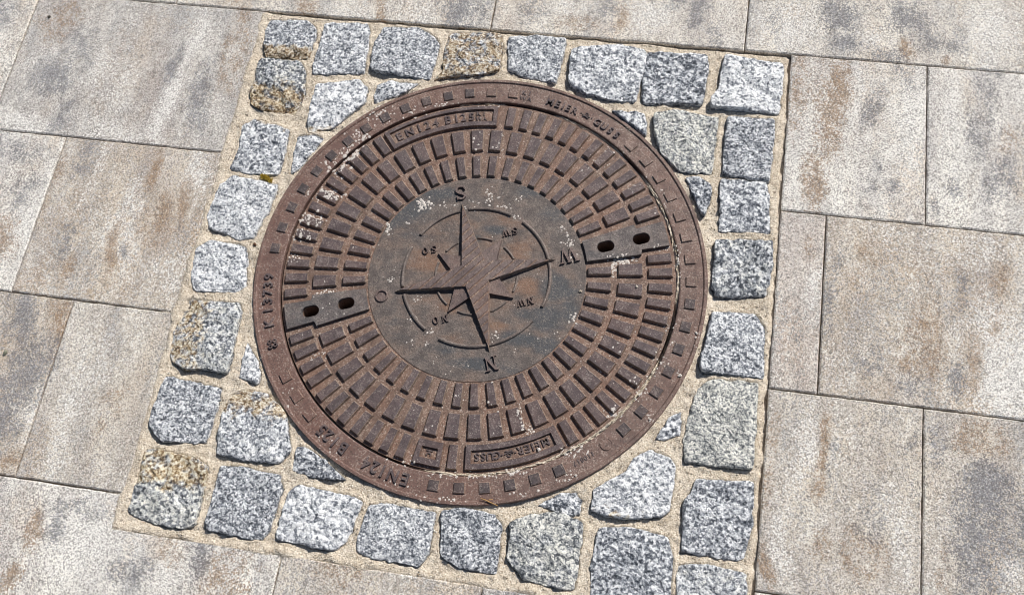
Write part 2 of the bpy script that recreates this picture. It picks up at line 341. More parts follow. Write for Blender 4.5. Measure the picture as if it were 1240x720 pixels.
# ------------------------------------------------------------------ granite setts round the frame
ZR = {'A':(300,0,3.647),'B':(620,0,3.647),'C':(780,120,3.6),'D':(780,320,3.0),'E':(620,540,3.875),'F':(320,540,3.875),'H':(0,530,3.757),'I':(140,320,3.2727),'J':(180,120,3.6),'P':(0,0,1)}
# outline in picture coordinates, height of the top in mm, brown patches (side of a line), olive tint
SETTS = [
 ('A',[(75,130),(100,85),(260,85),(300,120),(295,160),(262,255),(80,245),(70,200)],5,('lo',.30,1.0),0),
 ('A',[(45,275),(60,260),(235,270),(250,310),(245,400),(215,495),(60,480),(10,450),(15,390),(35,350)],6,('lo',.52,.75),.5),
 ('A',[(345,105),(530,105),(535,150),(510,315),(290,320),(285,290),(315,200)],5,None,0),
 ('A',[(600,120),(760,115),(845,180),(840,215),(800,345),(560,310),(540,290),(560,190)],5,None,0),
 ('A',[(890,140),(1120,145),(1125,200),(1105,310),(1040,325),(940,328),(820,350),(860,310),(865,230)],5,('all',1,.66),0),
 ('A',[(300,365),(490,350),(525,385),(515,450),(370,560),(265,580),(265,500)],5,('lo',.16,.7),0),
 ('A',[(570,370),(640,355),(750,370),(690,410),(560,455),(555,420)],3,None,0),
 ('B',[(-17,160),(120,160),(240,175),(225,250),(190,360),(60,335),(-17,300)],7,None,0),
 ('B',[(265,215),(300,205),(480,195),(590,215),(590,270),(545,440),(450,435),(320,405),(260,370),(250,340)],9,None,0),
 ('B',[(600,225),(860,240),(870,290),(840,455),(585,450),(575,420),(580,300)],7,None,0),
 ('B',[(940,240),(1205,270),(1200,350),(1180,495),(880,465),(880,430),(915,390)],7,None,0),
 ('B',[(440,485),(580,495),(600,540),(590,595),(520,545)],7,None,0),
 ('C',[(45,60),(130,45),(325,75),(295,320),(160,310),(70,230),(45,130)],8,None,.65),
 ('C',[(365,70),(570,85),(565,200),(545,360),(345,320),(350,200)],6,None,.2),
 ('C',[(335,350),(530,365),(545,400),(550,580),(330,565)],6,None,0),
 ('C',[(185,340),(230,330),(295,370),(290,440),(262,505),(240,470)],8,None,0),
 ('P',[(867,290),(935,291),(936,320),(928,357),(868,358),(862,345)],6,None,.45),
 ('D',[(245,170),(400,175),(440,230),(435,410),(210,385),(205,355),(240,210)],6,None,0),
 ('P',[(845,470),(863,458),(918,463),(916,510),(912,567),(870,563),(830,558),(828,535),(838,490)],6,None,.8),
 ('D',[(40,635),(90,555),(135,535),(130,620),(70,640)],2,None,.2),
 ('E',[(570,50),(640,15),(740,50),(770,100),(740,300),(700,325),(560,335),(430,325),(375,295),(385,200),(540,110)],7,('lo',.06,.6),0),
 ('E',[(870,155),(1130,170),(1130,350),(1090,530),(990,525),(800,490),(805,270),(850,200)],5,None,0),
 ('E',[(405,385),(560,380),(730,430),(755,520),(740,740),(370,740),(370,560)],5,None,0),
 ('E',[(780,560),(920,550),(1100,600),(1095,790),(770,790)],4,None,.4),
 ('E',[(125,275),(230,215),(300,215),(330,250),(320,330),(260,325)],2,None,.2),
 ('P',[(617,632),(640,622),(680,620),(704,631),(705,650),(695,713),(668,710),(632,700),(614,675),(618,650)],6,None,.6),
 ('F',[(155,180),(430,240),(455,265),(380,450),(320,490),(60,435),(60,390),(110,220)],5,None,0),
 ('F',[(490,280),(550,265),(800,310),(770,500),(720,560),(480,520),(430,490),(440,400)],5,None,0),
 ('F',[(830,300),(930,290),(1080,320),(1110,380),(1085,600),(920,570),(830,520)],5,None,0),
 ('F',[(150,0),(200,5),(280,60),(375,155),(230,145),(130,110)],4,None,0),
 ('H',[(650,60),(700,50),(900,95),(940,130),(880,390),(820,410),(690,385),(575,335),(600,240),(635,150)],6,('hi',.55,.65),.6),
 ('P',[(268,564),(300,566),(338,575),(340,592),(324,645),(315,652),(276,647),(250,640),(249,628),(258,595)],5,None,0),
 ('I',[(200,440),(410,490),(405,540),(350,705),(180,700),(135,640),(150,560)],5,None,0),
 ('I',[(280,135),(480,150),(495,175),(440,430),(330,410),(270,415),(215,375),(225,260),(260,190)],6,('le',.55,.6),.5),
 ('P',[(238,300),(255,290),(296,297),(298,310),(296,345),(285,352),(235,352),(231,335),(235,315)],5,None,0),
 ('J',[(370,335),(560,370),(520,480),(450,600),(400,610),(260,555),(255,500),(310,370)],5,None,0),
 ('J',[(405,110),(460,85),(610,130),(590,230),(560,325),(440,320),(350,295),(395,200)],5,('hi',.12,.8),0),
 ('P',[(360,165),(380,162),(392,167),(380,182),(360,206),(352,211),(354,189)],2,None,0),
 ('I',[(520,305),(560,385),(575,430),(560,475),(490,445),(505,370)],4,None,0),
 ('P',[(277,478),(300,472),(325,477),(345,500),(350,545),(335,560),(295,556),(262,548),(262,530),(268,500)],6,('hi',.42,.7),.3),
]
setts = []     # (outline, object)
NP = 104; RINGS = [(1.0,-.026),(1.0,-.0100),(.997,-.0045),(.985,-.0020),(.962,-.0009),(.92,-.0003),(.86,0),(.79,0),(.71,0),(.62,0),(.53,0),(.44,0),(.35,0),(.26,0),(.17,0),(.08,0)]
def sett_mesh(pts, seed, brown, olive):
    P = np.array(pts); n = len(P)
    # resample with rounded corners
    d = np.linalg.norm(np.roll(P,-1,0)-P, axis=1); cum = np.concatenate([[0], np.cumsum(d)]); L = cum[-1]
    t = np.linspace(0, L, NP, endpoint=False)
    Q = np.stack([np.interp(t, cum, np.append(P[:,k], P[0,k])) for k in (0,1)], 1)
    Q = .25*np.roll(Q, 1, 0)+.5*Q+.25*np.roll(Q, -1, 0)
    Q = Q.mean(0)+(Q-Q.mean(0))*1.025
    c = Q.mean(0); R = Q-c
    nrm = R/np.linalg.norm(R, axis=1)[:,None]
    Q = Q + nrm*(.0016*vnoise(Q[:,0]*110, Q[:,1]*110, seed)+.0010*vnoise(Q[:,0]*260, Q[:,1]*260, seed+1))[:,None]
    R = Q-c
    V = []; T = []
    mnx, mxx, mny, mxy = R[:,0].min(), R[:,0].max(), R[:,1].min(), R[:,1].max()
    rs = np.random.RandomState(seed)
    tx, ty = rs.uniform(-.07,.07,2)
    for j, (f, dz) in enumerate(RINGS):
        xy = R*f
        if j == 0: xy = R*1.01
        wx, wy = xy[:,0]+c[0], xy[:,1]+c[1]
        z = np.full(NP, dz)
        if j >= 1:
            a = 1 if j >= 4 else .5
            z = z + a*((.0034*fbm(wx*38, wy*38, seed+3, 2) + .0022*fbm(wx*120, wy*120, seed+4, 2) + .0009*vnoise(wx*330, wy*330, seed+6))) + xy[:,0]*tx + xy[:,1]*ty
            z = z - (.0010 if j >= 4 else 0)*(f**4)
        u = (xy[:,0]-mnx)/(mxx-mnx); v = (xy[:,1]-mny)/(mxy-mny)
        bw = np.zeros(NP)
        if brown:
            kind, lim, st = brown
            s = {'lo': lim-v, 'hi': v-(1-lim), 'le': lim-u, 'all': np.ones(NP)}[kind]
            bw = st*np.clip(s/.34+.5, 0, 1)
            if kind == 'lo' and j >= 3: z = z - np.clip(s, 0, 1)*.018*(1 if lim > .1 else 0)
        V += [(a_, b_, z_) for a_, b_, z_ in zip(xy[:,0], xy[:,1], z)]
        T += [(w_, olive, 0, 1) for w_ in bw]
    zc = np.mean([q[2] for q in V[-NP:]]); V.append((0,0,zc)); T.append((T[-1][0], olive, 0, 1))
    F = []
    for j in range(len(RINGS)-1):
        for i in range(NP):
            F.append((j*NP+i, j*NP+(i+1)%NP, (j+1)*NP+(i+1)%NP, (j+1)*NP+i))
    o = (len(RINGS)-1)*NP
    for i in range(NP): F.append((o+i, o+(i+1)%NP, len(V)-1))
    me = mesh('cobblestone', V, F, smooth=True)
    at = me.color_attributes.new('tint', 'FLOAT_COLOR', 'POINT'); at.data.foreach_set('color', np.array(T, np.float32).reshape(-1))
    return me, c, Q

# sand between the setts: one fine relief sheet
def inside(X, Y, Q):
    r = np.zeros(X.shape, bool); n = len(Q)
    for i in range(n):
        x1, y1 = Q[i]; x2, y2 = Q[(i+1) % n]
        if y1 == y2: continue
        r ^= ((Y < y1) != (Y < y2)) & (X < (x2-x1)*(Y-y1)/(y2-y1)+x1)
    return r
def ccw(pts):
    A = sum(pts[i][0]*pts[(i+1)%len(pts)][1]-pts[(i+1)%len(pts)][0]*pts[i][1] for i in range(len(pts)))
    return pts if A > 0 else pts[::-1]

FR = .3925
xs = np.arange(-.540, .5035, .0026); ys = np.arange(-.532, .5046, .0026)
X, Y = np.meshgrid(xs, ys, indexing='ij')
Z = -.0030 + .0022*fbm(X*22, Y*22, 51, 2) + .0015*fbm(X*90, Y*90, 52, 2) + .0007*vnoise(X*300, Y*300, 53) + .00025*np.random.RandomState(2).randn(*X.shape)
def ss(a, lo, hi): t = np.clip((a-lo)/(hi-lo), 0, 1); return t*t*(3-2*t)
wob = .004*fbm(X*30, Y*30, 60, 2)
left = ss(-X+wob, .492, .510); Z = Z*(1-.3*left) + left*.0031                    # sand drawn over the slab edge
Z -= ss(-X+wob, .512, .523)*.006
bot = ss(-Y+wob, .490, .503); Z = Z + bot*.0026*(1-left); Z -= ss(-Y+wob, .505, .516)*.006
Z -= ss(X, .4945, .4985)*.007*(.7+.5*fbm(X*40, Y*40, 63, 2))                     # open groove along the right hand slabs
Z -= ss(Y, .4975, .5005)*.005
rr = np.hypot(X, Y)
Z += np.exp(-((rr-FR)/.010)**2)*.0018*(fbm(X*12, Y*12, 71, 2)*.7+.25)            # sand banked up on the frame in places
Z = np.where(rr < FR-.006, -.035, Z)

sur = tag(D.objects.new('cobblestone_surround', D.meshes.new('cobblestone_surround')), kind='structure'); COL.objects.link(sur)
for i, (zk, pts, h, brown, olive) in enumerate(SETTS):
    ox, oy, s = ZR[zk]; zt = h/1000-.0006
    poly = ccw([G(ox+x/s, oy+y/s, zt) for x, y in pts])
    me, c, Q = sett_mesh(poly, 100+i*7, brown, olive)
    o = link('cobblestone', me, M['granite'], sur); o.location = (c[0], c[1], zt)
    # sand dips a little under the setts and rises at their edges
    bb = (X > Q[:,0].min()-.02) & (X < Q[:,0].max()+.02) & (Y > Q[:,1].min()-.02) & (Y < Q[:,1].max()+.02)
    ii = np.where(bb); xx, yy = X[ii], Y[ii]
    dist = np.full(xx.shape, 9.0)
    for k in range(0, len(Q), 2): dist = np.minimum(dist, np.hypot(xx-Q[k,0], yy-Q[k,1]))
    ins = inside(xx, yy, Q)
    z = Z[ii] + np.where(ins, -.004, .0016*np.exp(-(dist/.006)**2)*(rr[ii] > FR+.004))
    Z[ii] = np.where(ins & (dist > .006), -.015, z)
n1, n2 = X.shape; idx = np.arange(n1*n2).reshape(n1, n2)
q = np.stack([idx[:-1,:-1], idx[1:,:-1], idx[1:,1:], idx[:-1,1:]], -1)
kp = (np.hypot(X[:-1,:-1], Y[:-1,:-1]) > FR-.012)
F = q[kp].reshape(-1, 4)
SAND_X, SAND_Y, SAND_Z, SAND_R = X, Y, Z, rr
me = sur.data; nv = n1*n2; nf = len(F)
me.vertices.add(nv); me.vertices.foreach_set('co', np.stack([X, Y, Z], -1).astype(np.float32).reshape(-1))
me.loops.add(nf*4); me.loops.foreach_set('vertex_index', F.astype(np.int32).reshape(-1))
me.polygons.add(nf); me.polygons.foreach_set('loop_start', np.arange(0, nf*4, 4, dtype=np.int32))
me.update(calc_edges=True); me.validate(); me.materials.append(M['sand'])

# ------------------------------------------------------------------ iron: shape helpers
def polar_field(name, A, R, Z):
    """height field over angles A (deg) x radii R (m), Z[i][j]"""
    V = [(R[j]*math.cos(RAD(A[i])), R[j]*math.sin(RAD(A[i])), Z[i][j]) for i in range(len(A)) for j in range(len(R))]
    n = len(R); F = [(i*n+j, i*n+j+1, (i+1)*n+j+1, (i+1)*n+j) for i in range(len(A)-1) for j in range(n-1)]
    return mesh(name, V, F)
def sector(name, a0, a1, r0, r1, z0, z1, draft=.0012, n=2, bev=.0005):
    """a raised block between two angles and two radii with drafted sides and a softened top edge"""
    rm = (r0+r1)/2; da = math.degrees(draft/rm); db = math.degrees(bev/rm)
    inner = list(np.linspace(a0+da+db, a1-da-db, n+1))
    A = [a0, a0+da, *inner, a1-da, a1]
    R = [r0, r0+draft, r0+draft+bev, r1-draft-bev, r1-draft, r1]
    Z = [[z0 if i in (0, len(A)-1) or j in (0, 5) else (z1-bev*.8 if i in (1, len(A)-2) or j in (1, 4) else z1) for j in range(6)] for i in range(len(A))]
    return polar_field(name, A, R, Z)
def flanks(me, top, side, zmin):
    me.materials.clear(); me.materials.append(top); me.materials.append(side)
    for p in me.polygons:
        if p.normal.z < .9 or p.center.z < zmin: p.material_index = 1
    return me
def prism(name, pts, z0, z1, draft=.0):
    P = np.array(ccw(list(pts))); n = len(P); c = P.mean(0)
    T = P - (P-c)/np.maximum(np.linalg.norm(P-c, axis=1), 1e-6)[:,None]*draft
    V = [(x, y, z0) for x, y in P]+[(x, y, z1) for x, y in T]
    return mesh(name, V, [tuple(range(n, 2*n))]+[(i, (i+1)%n, n+(i+1)%n, n+i) for i in range(n)])
def filled(name, loops, z1, z0s, bottoms=()):
    """flat face bounded by loops[0] with the others as holes; each loop gets a wall down to its z0"""
    bm = bmesh.new(); E = []; LV = []
    for L in loops:
        vs = [bm.verts.new((x, y, z1)) for x, y in L]; LV.append(vs)
        E += [bm.edges.new((vs[i], vs[(i+1)%len(vs)])) for i in range(len(vs))]
    bmesh.ops.triangle_fill(bm, use_beauty=True, use_dissolve=False, edges=E)
    for k, vs in enumerate(LV):
        lo = [bm.verts.new((v.co.x, v.co.y, z0s[k])) for v in vs]
        for i in range(len(vs)): bm.faces.new((vs[i], vs[(i+1)%len(vs)], lo[(i+1)%len(vs)], lo[i]))
        if k in bottoms: bm.faces.new(lo)
    bmesh.ops.recalc_face_normals(bm, faces=bm.faces)
    me = D.meshes.new(name); bm.to_mesh(me); bm.free(); return me
def arc(r, a0, a1, n): return [(r*math.cos(RAD(a)), r*math.sin(RAD(a))) for a in np.linspace(a0, a1, n)]
def oval(cx, cy, lx, ly, n=28):
    k = (lx-ly)/2; P = []
    for i in range(n):
        a = 2*math.pi*i/n; P.append((cx+math.copysign(k, math.cos(a))+ly/2*math.cos(a), cy+ly/2*math.sin(a)))
    return P
def revolve(name, prof, n=192):
    V = [(r*math.cos(2*math.pi*i/n), r*math.sin(2*math.pi*i/n), z) for i in range(n) for r, z in prof]
    k = len(prof); F = [(i*k+j, ((i+1)%n)*k+j, ((i+1)%n)*k+j+1, i*k+j+1) for i in range(n) for j in range(k-1)]
    return mesh(name, V, F)

# letters ------------------------------------------------------------
_glyph = {}
def glyph(ch, size, h, mat):
    key = (ch, size, h, mat.name)
    if key in _glyph: return _glyph[key]
    cu = D.curves.new('letter', 'FONT'); cu.body = ch; cu.size = size*1.37; cu.extrude = h/2; cu.align_x = 'CENTER'
    cu.resolution_u = 3; cu.offset = size*.028
    ob = D.objects.new('letter', cu); COL.objects.link(ob)
    dg = bpy.context.evaluated_depsgraph_get(); dg.update()
    me = D.meshes.new_from_object(ob.evaluated_get(dg)); me.name = 'letter'
    D.objects.remove(ob); D.curves.remove(cu)
    me.transform(Matrix.Translation((0, -size/2, 0)))
    me.materials.clear(); me.materials.append(mat)
    _glyph[key] = me; return me
def letter(ch, ang, r, size, h, z, mat, parent, wid=1.0, name='letter'):
    """tops point outwards; text runs clockwise"""
    o = link(name, glyph(ch, size, h, mat), None, parent)
    o.location = (r*math.cos(RAD(ang)), r*math.sin(RAD(ang)), z); o.rotation_euler = (0, 0, RAD(ang-90)); o.scale = (wid, 1, 1)
    return o
def strokes(name, polys, h, mat):
    V = []; F = []
    for k, P in enumerate(polys):
        P = ccw([tuple(p) for p in P]); n = len(P); o = len(V); hh = h+k*.00006
        V += [(x, y, 0) for x, y in P]+[(x, y, hh) for x, y in P]
        F += [tuple(range(o+n, o+2*n))]+[(o+i, o+(i+1)%n, o+n+(i+1)%n, o+n+i) for i in range(n)]
    me = mesh(name, V, F); me.materials.append(mat); return me
def band(pts, ws):
    """quads along a polyline with a width at each point"""
    P = np.array(pts); T = np.gradient(P, axis=0); N = np.stack([-T[:,1], T[:,0]], 1)/np.linalg.norm(T, axis=1)[:,None]
    L = P+N*np.array(ws)[:,None]/2; R = P-N*np.array(ws)[:,None]/2
    return [[tuple(L[i]), tuple(L[i+1]), tuple(R[i+1]), tuple(R[i])] for i in range(len(P)-1)]
def ln(a, c, wd):
    a = np.array(a); c = np.array(c); d = (c-a)/np.linalg.norm(c-a); n = np.array([-d[1], d[0]])*wd/2
    return [tuple(a+n), tuple(c+n), tuple(c-n), tuple(a-n)]
def rect(x0, x1, y0, y1): return [(x0,y0),(x1,y0),(x1,y1),(x0,y1)]
SERIF = {
 'N': [ln((-.28,.47),(.30,-.5),.17), rect(-.30,-.235,-.46,.46), rect(.235,.30,-.47,.46), rect(-.42,-.12,-.5,-.44), rect(-.44,-.18,.44,.5), rect(.12,.42,.44,.5)],
 'W': [ln((-.50,.48),(-.24,-.5),.15), ln((-.24,-.5),(.02,.40),.07), ln((.0,.46),(.26,-.5),.15), ln((.26,-.5),(.50,.48),.07), rect(-.66,-.34,.44,.5), rect(-.14,.14,.43,.49), rect(.36,.64,.44,.5)],
 'S': band([(.26,.27),(.22,.40),(.08,.46),(-.10,.45),(-.23,.34),(-.22,.18),(-.05,.06),(.12,-.03),(.25,-.15),(.24,-.33),(.10,-.45),(-.08,-.46),(-.24,-.40),(-.29,-.25)],
          [.05,.07,.08,.10,.13,.15,.17,.17,.15,.13,.10,.08,.07,.05]) + [rect(.245,.30,.18,.5), rect(-.33,-.275,-.5,-.18)],
 'O': band([(.34*math.sin(a), .46*math.cos(a)) for a in np.linspace(0, 2*math.pi, 25)], [.06+.10*abs(math.sin(a)) for a in np.linspace(0, 2*math.pi, 25)]),
}

# ------------------------------------------------------------------ manhole frame
frame = empty('iron_manhole_ring'); tag(frame, 'rusty cast iron ring with raised squares and lettering, set among granite cobbles', 'manhole ring')
ZT = .0022
prof = [(.3925,-.05),(.3925,.0034),(.3915,.0046),(.3872,.0047),(.3862,.0040),(.3848,ZT),(.3650,ZT),(.3480,ZT),(.3462,ZT-.0007),(.3458,-.004),(.3458,-.032),(.328,-.032),(.328,-.05)]
rb = link('rim', revolve('rim', prof), M['frame'], frame)
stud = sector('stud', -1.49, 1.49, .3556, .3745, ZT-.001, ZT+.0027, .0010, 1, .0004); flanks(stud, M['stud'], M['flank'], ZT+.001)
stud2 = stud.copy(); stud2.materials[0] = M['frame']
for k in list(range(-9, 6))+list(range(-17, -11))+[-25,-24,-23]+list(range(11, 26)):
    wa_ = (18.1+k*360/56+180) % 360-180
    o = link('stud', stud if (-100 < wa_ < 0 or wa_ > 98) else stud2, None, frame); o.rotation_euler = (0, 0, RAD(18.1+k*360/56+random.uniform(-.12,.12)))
    o.scale = (1, 1, random.uniform(.85, 1.15)); o.location.z = ZT*(1-o.scale[2])
dsc = link('disc_mark', revolve('disc_mark', [(.0105,-.001),(.0100,.0012),(.0093,.0014),(.0090,.0006),(.001,.0006),(.0001,.0006)], 36), M['frame'], frame)
dsc.location = (.3655*math.cos(RAD(-45.6)), .3655*math.sin(RAD(-45.6)), ZT)
LH = .0060; lm = M['block']
for ch, a in zip('MEIERGUSS', (77.7,75.4,73.6,72.1,70.0,62.3,60.0,57.7,55.4)): letter(ch, a, .3635, .0135, LH, ZT, lm, frame, 1.0)
for ch, a in zip('K13739', (-158.8,-162.5,-165.2,-167.7,-170.1,-172.5)): letter(ch, a, .3668, .0165, LH, ZT, lm, frame, 1.05)
for ch, a in zip('EN124B125', (-98.6,-101.9,-104.8,-107.1,-109.5,-116.9,-119.7,-122.2,-124.5)): letter(ch, a, .3670, .0200, LH, ZT, lm, frame, .92)
for ch, a in zip('110017', (-49.8,-50.8,-51.8,-52.8,-53.8,-54.8)): letter(ch, a, .3660, .0080, .002, ZT, lm, frame, .9)
for ch, a, r in (('K',85.9,.3705),('I',84.2,.3705),('W',85.8,.3590),('A',83.9,.3590)): letter(ch, a, r, .0090, .003, ZT, lm, frame, .95)
def emblem(parent, ang, r, s, z, mat):
    """small casting mark: a loop over two crossed arms between two dots"""
    loop = [(0+.30*math.cos(a), .22+.24*math.sin(a)) for a in np.linspace(0, 2*math.pi, 15)]
    P = band(loop, [.13]*15)+[ln((-.75,-.10),(.55,-.45),.15), ln((-.55,-.42),(.72,-.02),.15), rect(-1.15,-.95,-.1,.1), rect(.98,1.18,-.1,.1)]
    o = link('emblem', strokes('emblem', [[(x*s, y*s) for x, y in q] for q in P], .0018, mat), None, parent)
    o.location = (r*math.cos(RAD(ang)), r*math.sin(RAD(ang)), z); o.rotation_euler = (0, 0, RAD(ang-90)); return o
emblem(frame, 66.2, .3645, .0105, ZT-.0001, lm)
ros = []
for k in range(4):
    a0 = math.pi/4+k*math.pi/2; cx, cy = .0062*math.cos(a0), .0062*math.sin(a0)
    ros += band([(cx+.0030*math.cos(a), cy+.0030*math.sin(a)) for a in np.linspace(0, 2*math.pi, 13)], [.0017]*13)
o = link('rosette', strokes('rosette', ros, .0018, lm), None, frame); o.location = (.367*math.cos(RAD(-152.8)), .367*math.sin(RAD(-152.8)), ZT-.0001); o.rotation_euler = (0, 0, RAD(27))

# ------------------------------------------------------------------ manhole cover
CX, CA = (-.0015, .0002), 20.4
cover = empty('manhole_cover', (CX[0], CX[1], 0), RAD(CA))
tag(cover, 'round cast iron manhole cover with compass star and rings of raised blocks', 'manhole cover')
ZB, ZH = -.0032, .0030        # ground of the tread, top of the blocks
holes = [oval(sx*r, 0, .030, .0205) for sx in (1, -1) for r in (.2290, .2915)]
cp = filled('cover_plate', [arc(.3414, 0, 360-360/160, 160)]+holes, ZB, [-.03]+[-.055]*4, bottoms=(1,2,3,4))
link('cover_plate', cp, M['plate'], cover)
dm = revolve('centre_disc', [(.1900, ZB-.0005), (.1893, ZB+.0009), (.1885, ZB+.0011)]+[(r, ZB+.0011) for r in np.linspace(.182, .0002, 30)], 160)
ctr = link('centre_disc', dm, M['disc'], cover)
BL = [(1,470,262,34,20,.9),(1,500,250,30,14,.9),(1,530,235,34,12,.8),(1,500,285,30,10,.75),(1,640,232,30,14,.7),(1,665,255,26,18,.6),(1,600,278,26,8,.85),(1,575,288,14,8,.7),(1,670,345,22,20,.9),(1,660,385,30,18,.9),(1,635,380,24,10,.8),(1,625,410,30,14,.8),(1,660,420,24,14,.8),
      (1,570,440,34,9,.85),(1,540,425,26,12,.6),(1,620,445,20,8,.6),(1,690,370,14,30,.7),(1,475,395,20,20,.4),(0,520,320,26,22,.7),(0,630,300,30,22,.7),(0,545,370,22,16,.8),(0,520,300,22,12,.5),(0,605,395,26,14,.6),(0,640,345,22,18,.75),(0,575,270,22,8,.6),(0,495,350,16,30,.5),(0,470,430,20,10,.6),(0,590,465,40,5,.7)]
W = np.zeros((len(dm.vertices), 4), np.float32); W[:,3] = 1; W[:,0] = .42*(np.hypot(*np.array([v.co[:2] for v in dm.vertices]).T) < .127)
vx = np.array([v.co[:] for v in dm.vertices]); ca_, sa_ = math.cos(RAD(CA)), math.sin(RAD(CA))
wx = vx[:,0]*ca_-vx[:,1]*sa_+CX[0]; wy = vx[:,0]*sa_+vx[:,1]*ca_+CX[1]
for ch, px, py, ww, hh, st in BL:
    x, y = G(px, py); W[:,ch] = np.maximum(W[:,ch], st*np.exp(-((wx-x)/(ww*.0015))**2-((wy-y)/(hh*.0016))**2))
dm.color_attributes.new('blot', 'FLOAT_COLOR', 'POINT').data.foreach_set('color', W.reshape(-1))
ZC = ZB+.0011
inr = sector('tread_block', -2.12, 2.12, .1920, .2342, ZB, ZH, .0015, 1)
mid = sector('tread_block', -2.52, 2.52, .2436, .2868, ZB, ZH, .0015, 2)
out = sector('tread_block', -1.58, 1.58, .2946, .3368, ZB, ZH, .0015, 1)
for me in (inr, mid, out): flanks(me, M['block'], M['flank'], ZH-.002)
def blk(me, a):
    o = link('tread_block', me, None, cover); o.rotation_euler = (0, 0, RAD(a+random.uniform(-.15,.15))); s = random.uniform(.94, 1.04)
    o.scale = (1, 1, s); o.location.z = ZB*(1-s)
for k in range(48):
    a = 3.75+7.5*k; d = min(abs((a+180)%360-180), abs((a-180+180)%360-180))
    if d < 5: continue
    blk(inr, a); blk(mid, a)
def local(a): return a-CA
for k in range(72):
    a = 2.5+5*k; d = min(abs((a+180)%360-180), abs((a-180+180)%360-180)); wa = (a+CA+180)%360-180
    if d < 5 or 91 < wa < 131 or -84 < wa < -54 or -99.5 < wa < -89.5: continue
    blk(out, a)
def sign_plate(name, a0, a1, f0, f1, rf0, rf1, zf):
    e = .25; na = max(2, int((f1-f0)/2.0))
    A = [a0, a0+.22, f0-e, f0, *np.linspace(f0+.3, f1-.3, na), f1, f1+e, a1-.22, a1]
    R = [.2945, .2957, rf0-.0010, rf0, rf1, rf1+.0010, .3352, .3364]
    nA = len(A); Z = []
    for i in range(nA):
        row = []
        for j in range(8):
            if i in (0, nA-1) or j in (0, 7): z = ZB
            elif 3 <= i <= nA-4 and 3 <= j <= 4: z = zf
            else: z = ZH
            row.append(z)
        Z.append(row)
    return link(name, flanks(polar_field(name, A, R, Z), M['block'], M['plate'], ZH-.002), None, cover)
zf = ZB+.0018
L1 = local(92.2); p1 = sign_plate('name_plate', L1, local(130.3), local(94.1), local(128.6), .3050, .3285, zf)
p2 = sign_plate('name_plate', local(-83.5), local(-54.7), local(-81.5), local(-57.0), .3055, .3255, zf)
p3 = sign_plate('maker_plate', local(-98.5), local(-90.2), local(-96.6), local(-92.0), .3075, .3240, zf)
for nm, a0, a1, r0, r1, pl in (('plate_field', local(94.3), local(128.4), .3053, .3282, p1), ('plate_field', local(-81.3), local(-57.2), .3058, .3252, p2), ('plate_field', local(-96.4), local(-92.2), .3078, .3237, p3)):
    nA = 16; me = polar_field(nm, list(np.linspace(a0, a1, nA)), [r0, r1], [[zf+.0002]*2 for _ in range(nA)]); link(nm, me, M['plate'], pl)
pm = M['block']; LT_H = .0044
for ch, a in zip('EN124B125', (126.4,122.6,119.2,116.4,113.4,109.2,106.3,104.0,101.2)): letter(ch, local(a), .3166, .0165, LT_H, zf+.0002, pm, p1, .95)
for ch, a, r in (('K',98.9,.3222),('I',97.0,.3222),('W',98.7,.3112),('A',96.8,.3112)): letter(ch, local(a), r, .0088, .0036, zf+.0002, pm, p1, .95)
for ch, a in zip('MEIERGUSS', (-59.3,-61.7,-63.3,-64.9,-67.0,-74.1,-76.1,-78.1,-80.0)): letter(ch, local(a), .3152, .0130, LT_H, zf+.0002, pm, p2, .98)
emblem(p2, local(-70.5), .3155, .0105, zf+.0001, pm)
mk = link('emblem', strokes('emblem', [rect(-.0055,.0055,.0032,.0052), rect(-.001,.001,-.001,.0032)]+band([(.0034*math.cos(a), -.0022+.0030*math.sin(a)) for a in np.linspace(-.6, 3.9, 11)], [.0017]*11), .0017, pm), None, p3)
am = local(-94.3); mk.location = (.3155*math.cos(RAD(am)), .3155*math.sin(RAD(am)), zf+.0002); mk.rotation_euler = (0, 0, RAD(am+90))

# key plates with the two lifting holes each
def key_outline(s):
    i, o_ = 5.75, 3.95
    L = arc(.1925, -i, i, 6)+arc(.2862, i, i, 1)+arc(.2885, o_, o_, 1)+arc(.3362, o_, -o_, 6)+arc(.2885, -o_, -o_, 1)+arc(.2862, -i, -i, 1)
    return [(s*x, s*y) for x, y in L]
for s in (1, -1):
    me = filled('key_plate', [key_outline(s)]+[oval(s*r, 0, .030, .0205) for r in (.2290, .2915)], ZH+.0002, [ZB, ZB+.0001, ZB+.0001])
    kp_ = link('key_plate', me, M['key'], cover)
    for r in (.2290, .2915):
        P = oval(s*r, 0, .0304, .0209)
        me = filled('lifting_hole_shade', [P], -.0540, [-.0545]); link('lifting_hole_shade', me, M['black'], kp_)  # near-black sheet stands in for the shade down the hole

# compass
comp = link('compass_star', D.meshes.new('compass_star'), None, cover)
def pc(r, a): return (r*math.cos(RAD(a)), r*math.sin(RAD(a)))
tips = [pc(.1405, -1.1), pc(.1425, 89.6), pc(.145, 179.0), pc(.1415, -91.5)]       # W, S, O, N
notch = [pc(.0300, 45), pc(.0305, 135), pc(.0300, -137.5), pc(.0285, -42)]
outl = []
for k in range(4): outl += [tips[k], notch[k]]
ZS = ZC+.0112
P = np.array(outl); n = 8
def inset(P, d):
    out_ = []; m_ = len(P)
    for i in range(m_):
        a0, a1, a2 = P[i-1], P[i], P[(i+1)%m_]
        e1 = (a1-a0)/np.linalg.norm(a1-a0); e2 = (a2-a1)/np.linalg.norm(a2-a1)
        n1_ = np.array([-e1[1], e1[0]]); n2_ = np.array([-e2[1], e2[0]])
        A2 = np.array([n1_, n2_]); out_.append(np.linalg.solve(A2, [n1_@a1+d, n2_@a1+d]))
    return np.array(out_)
P2 = inset(P, .0013)
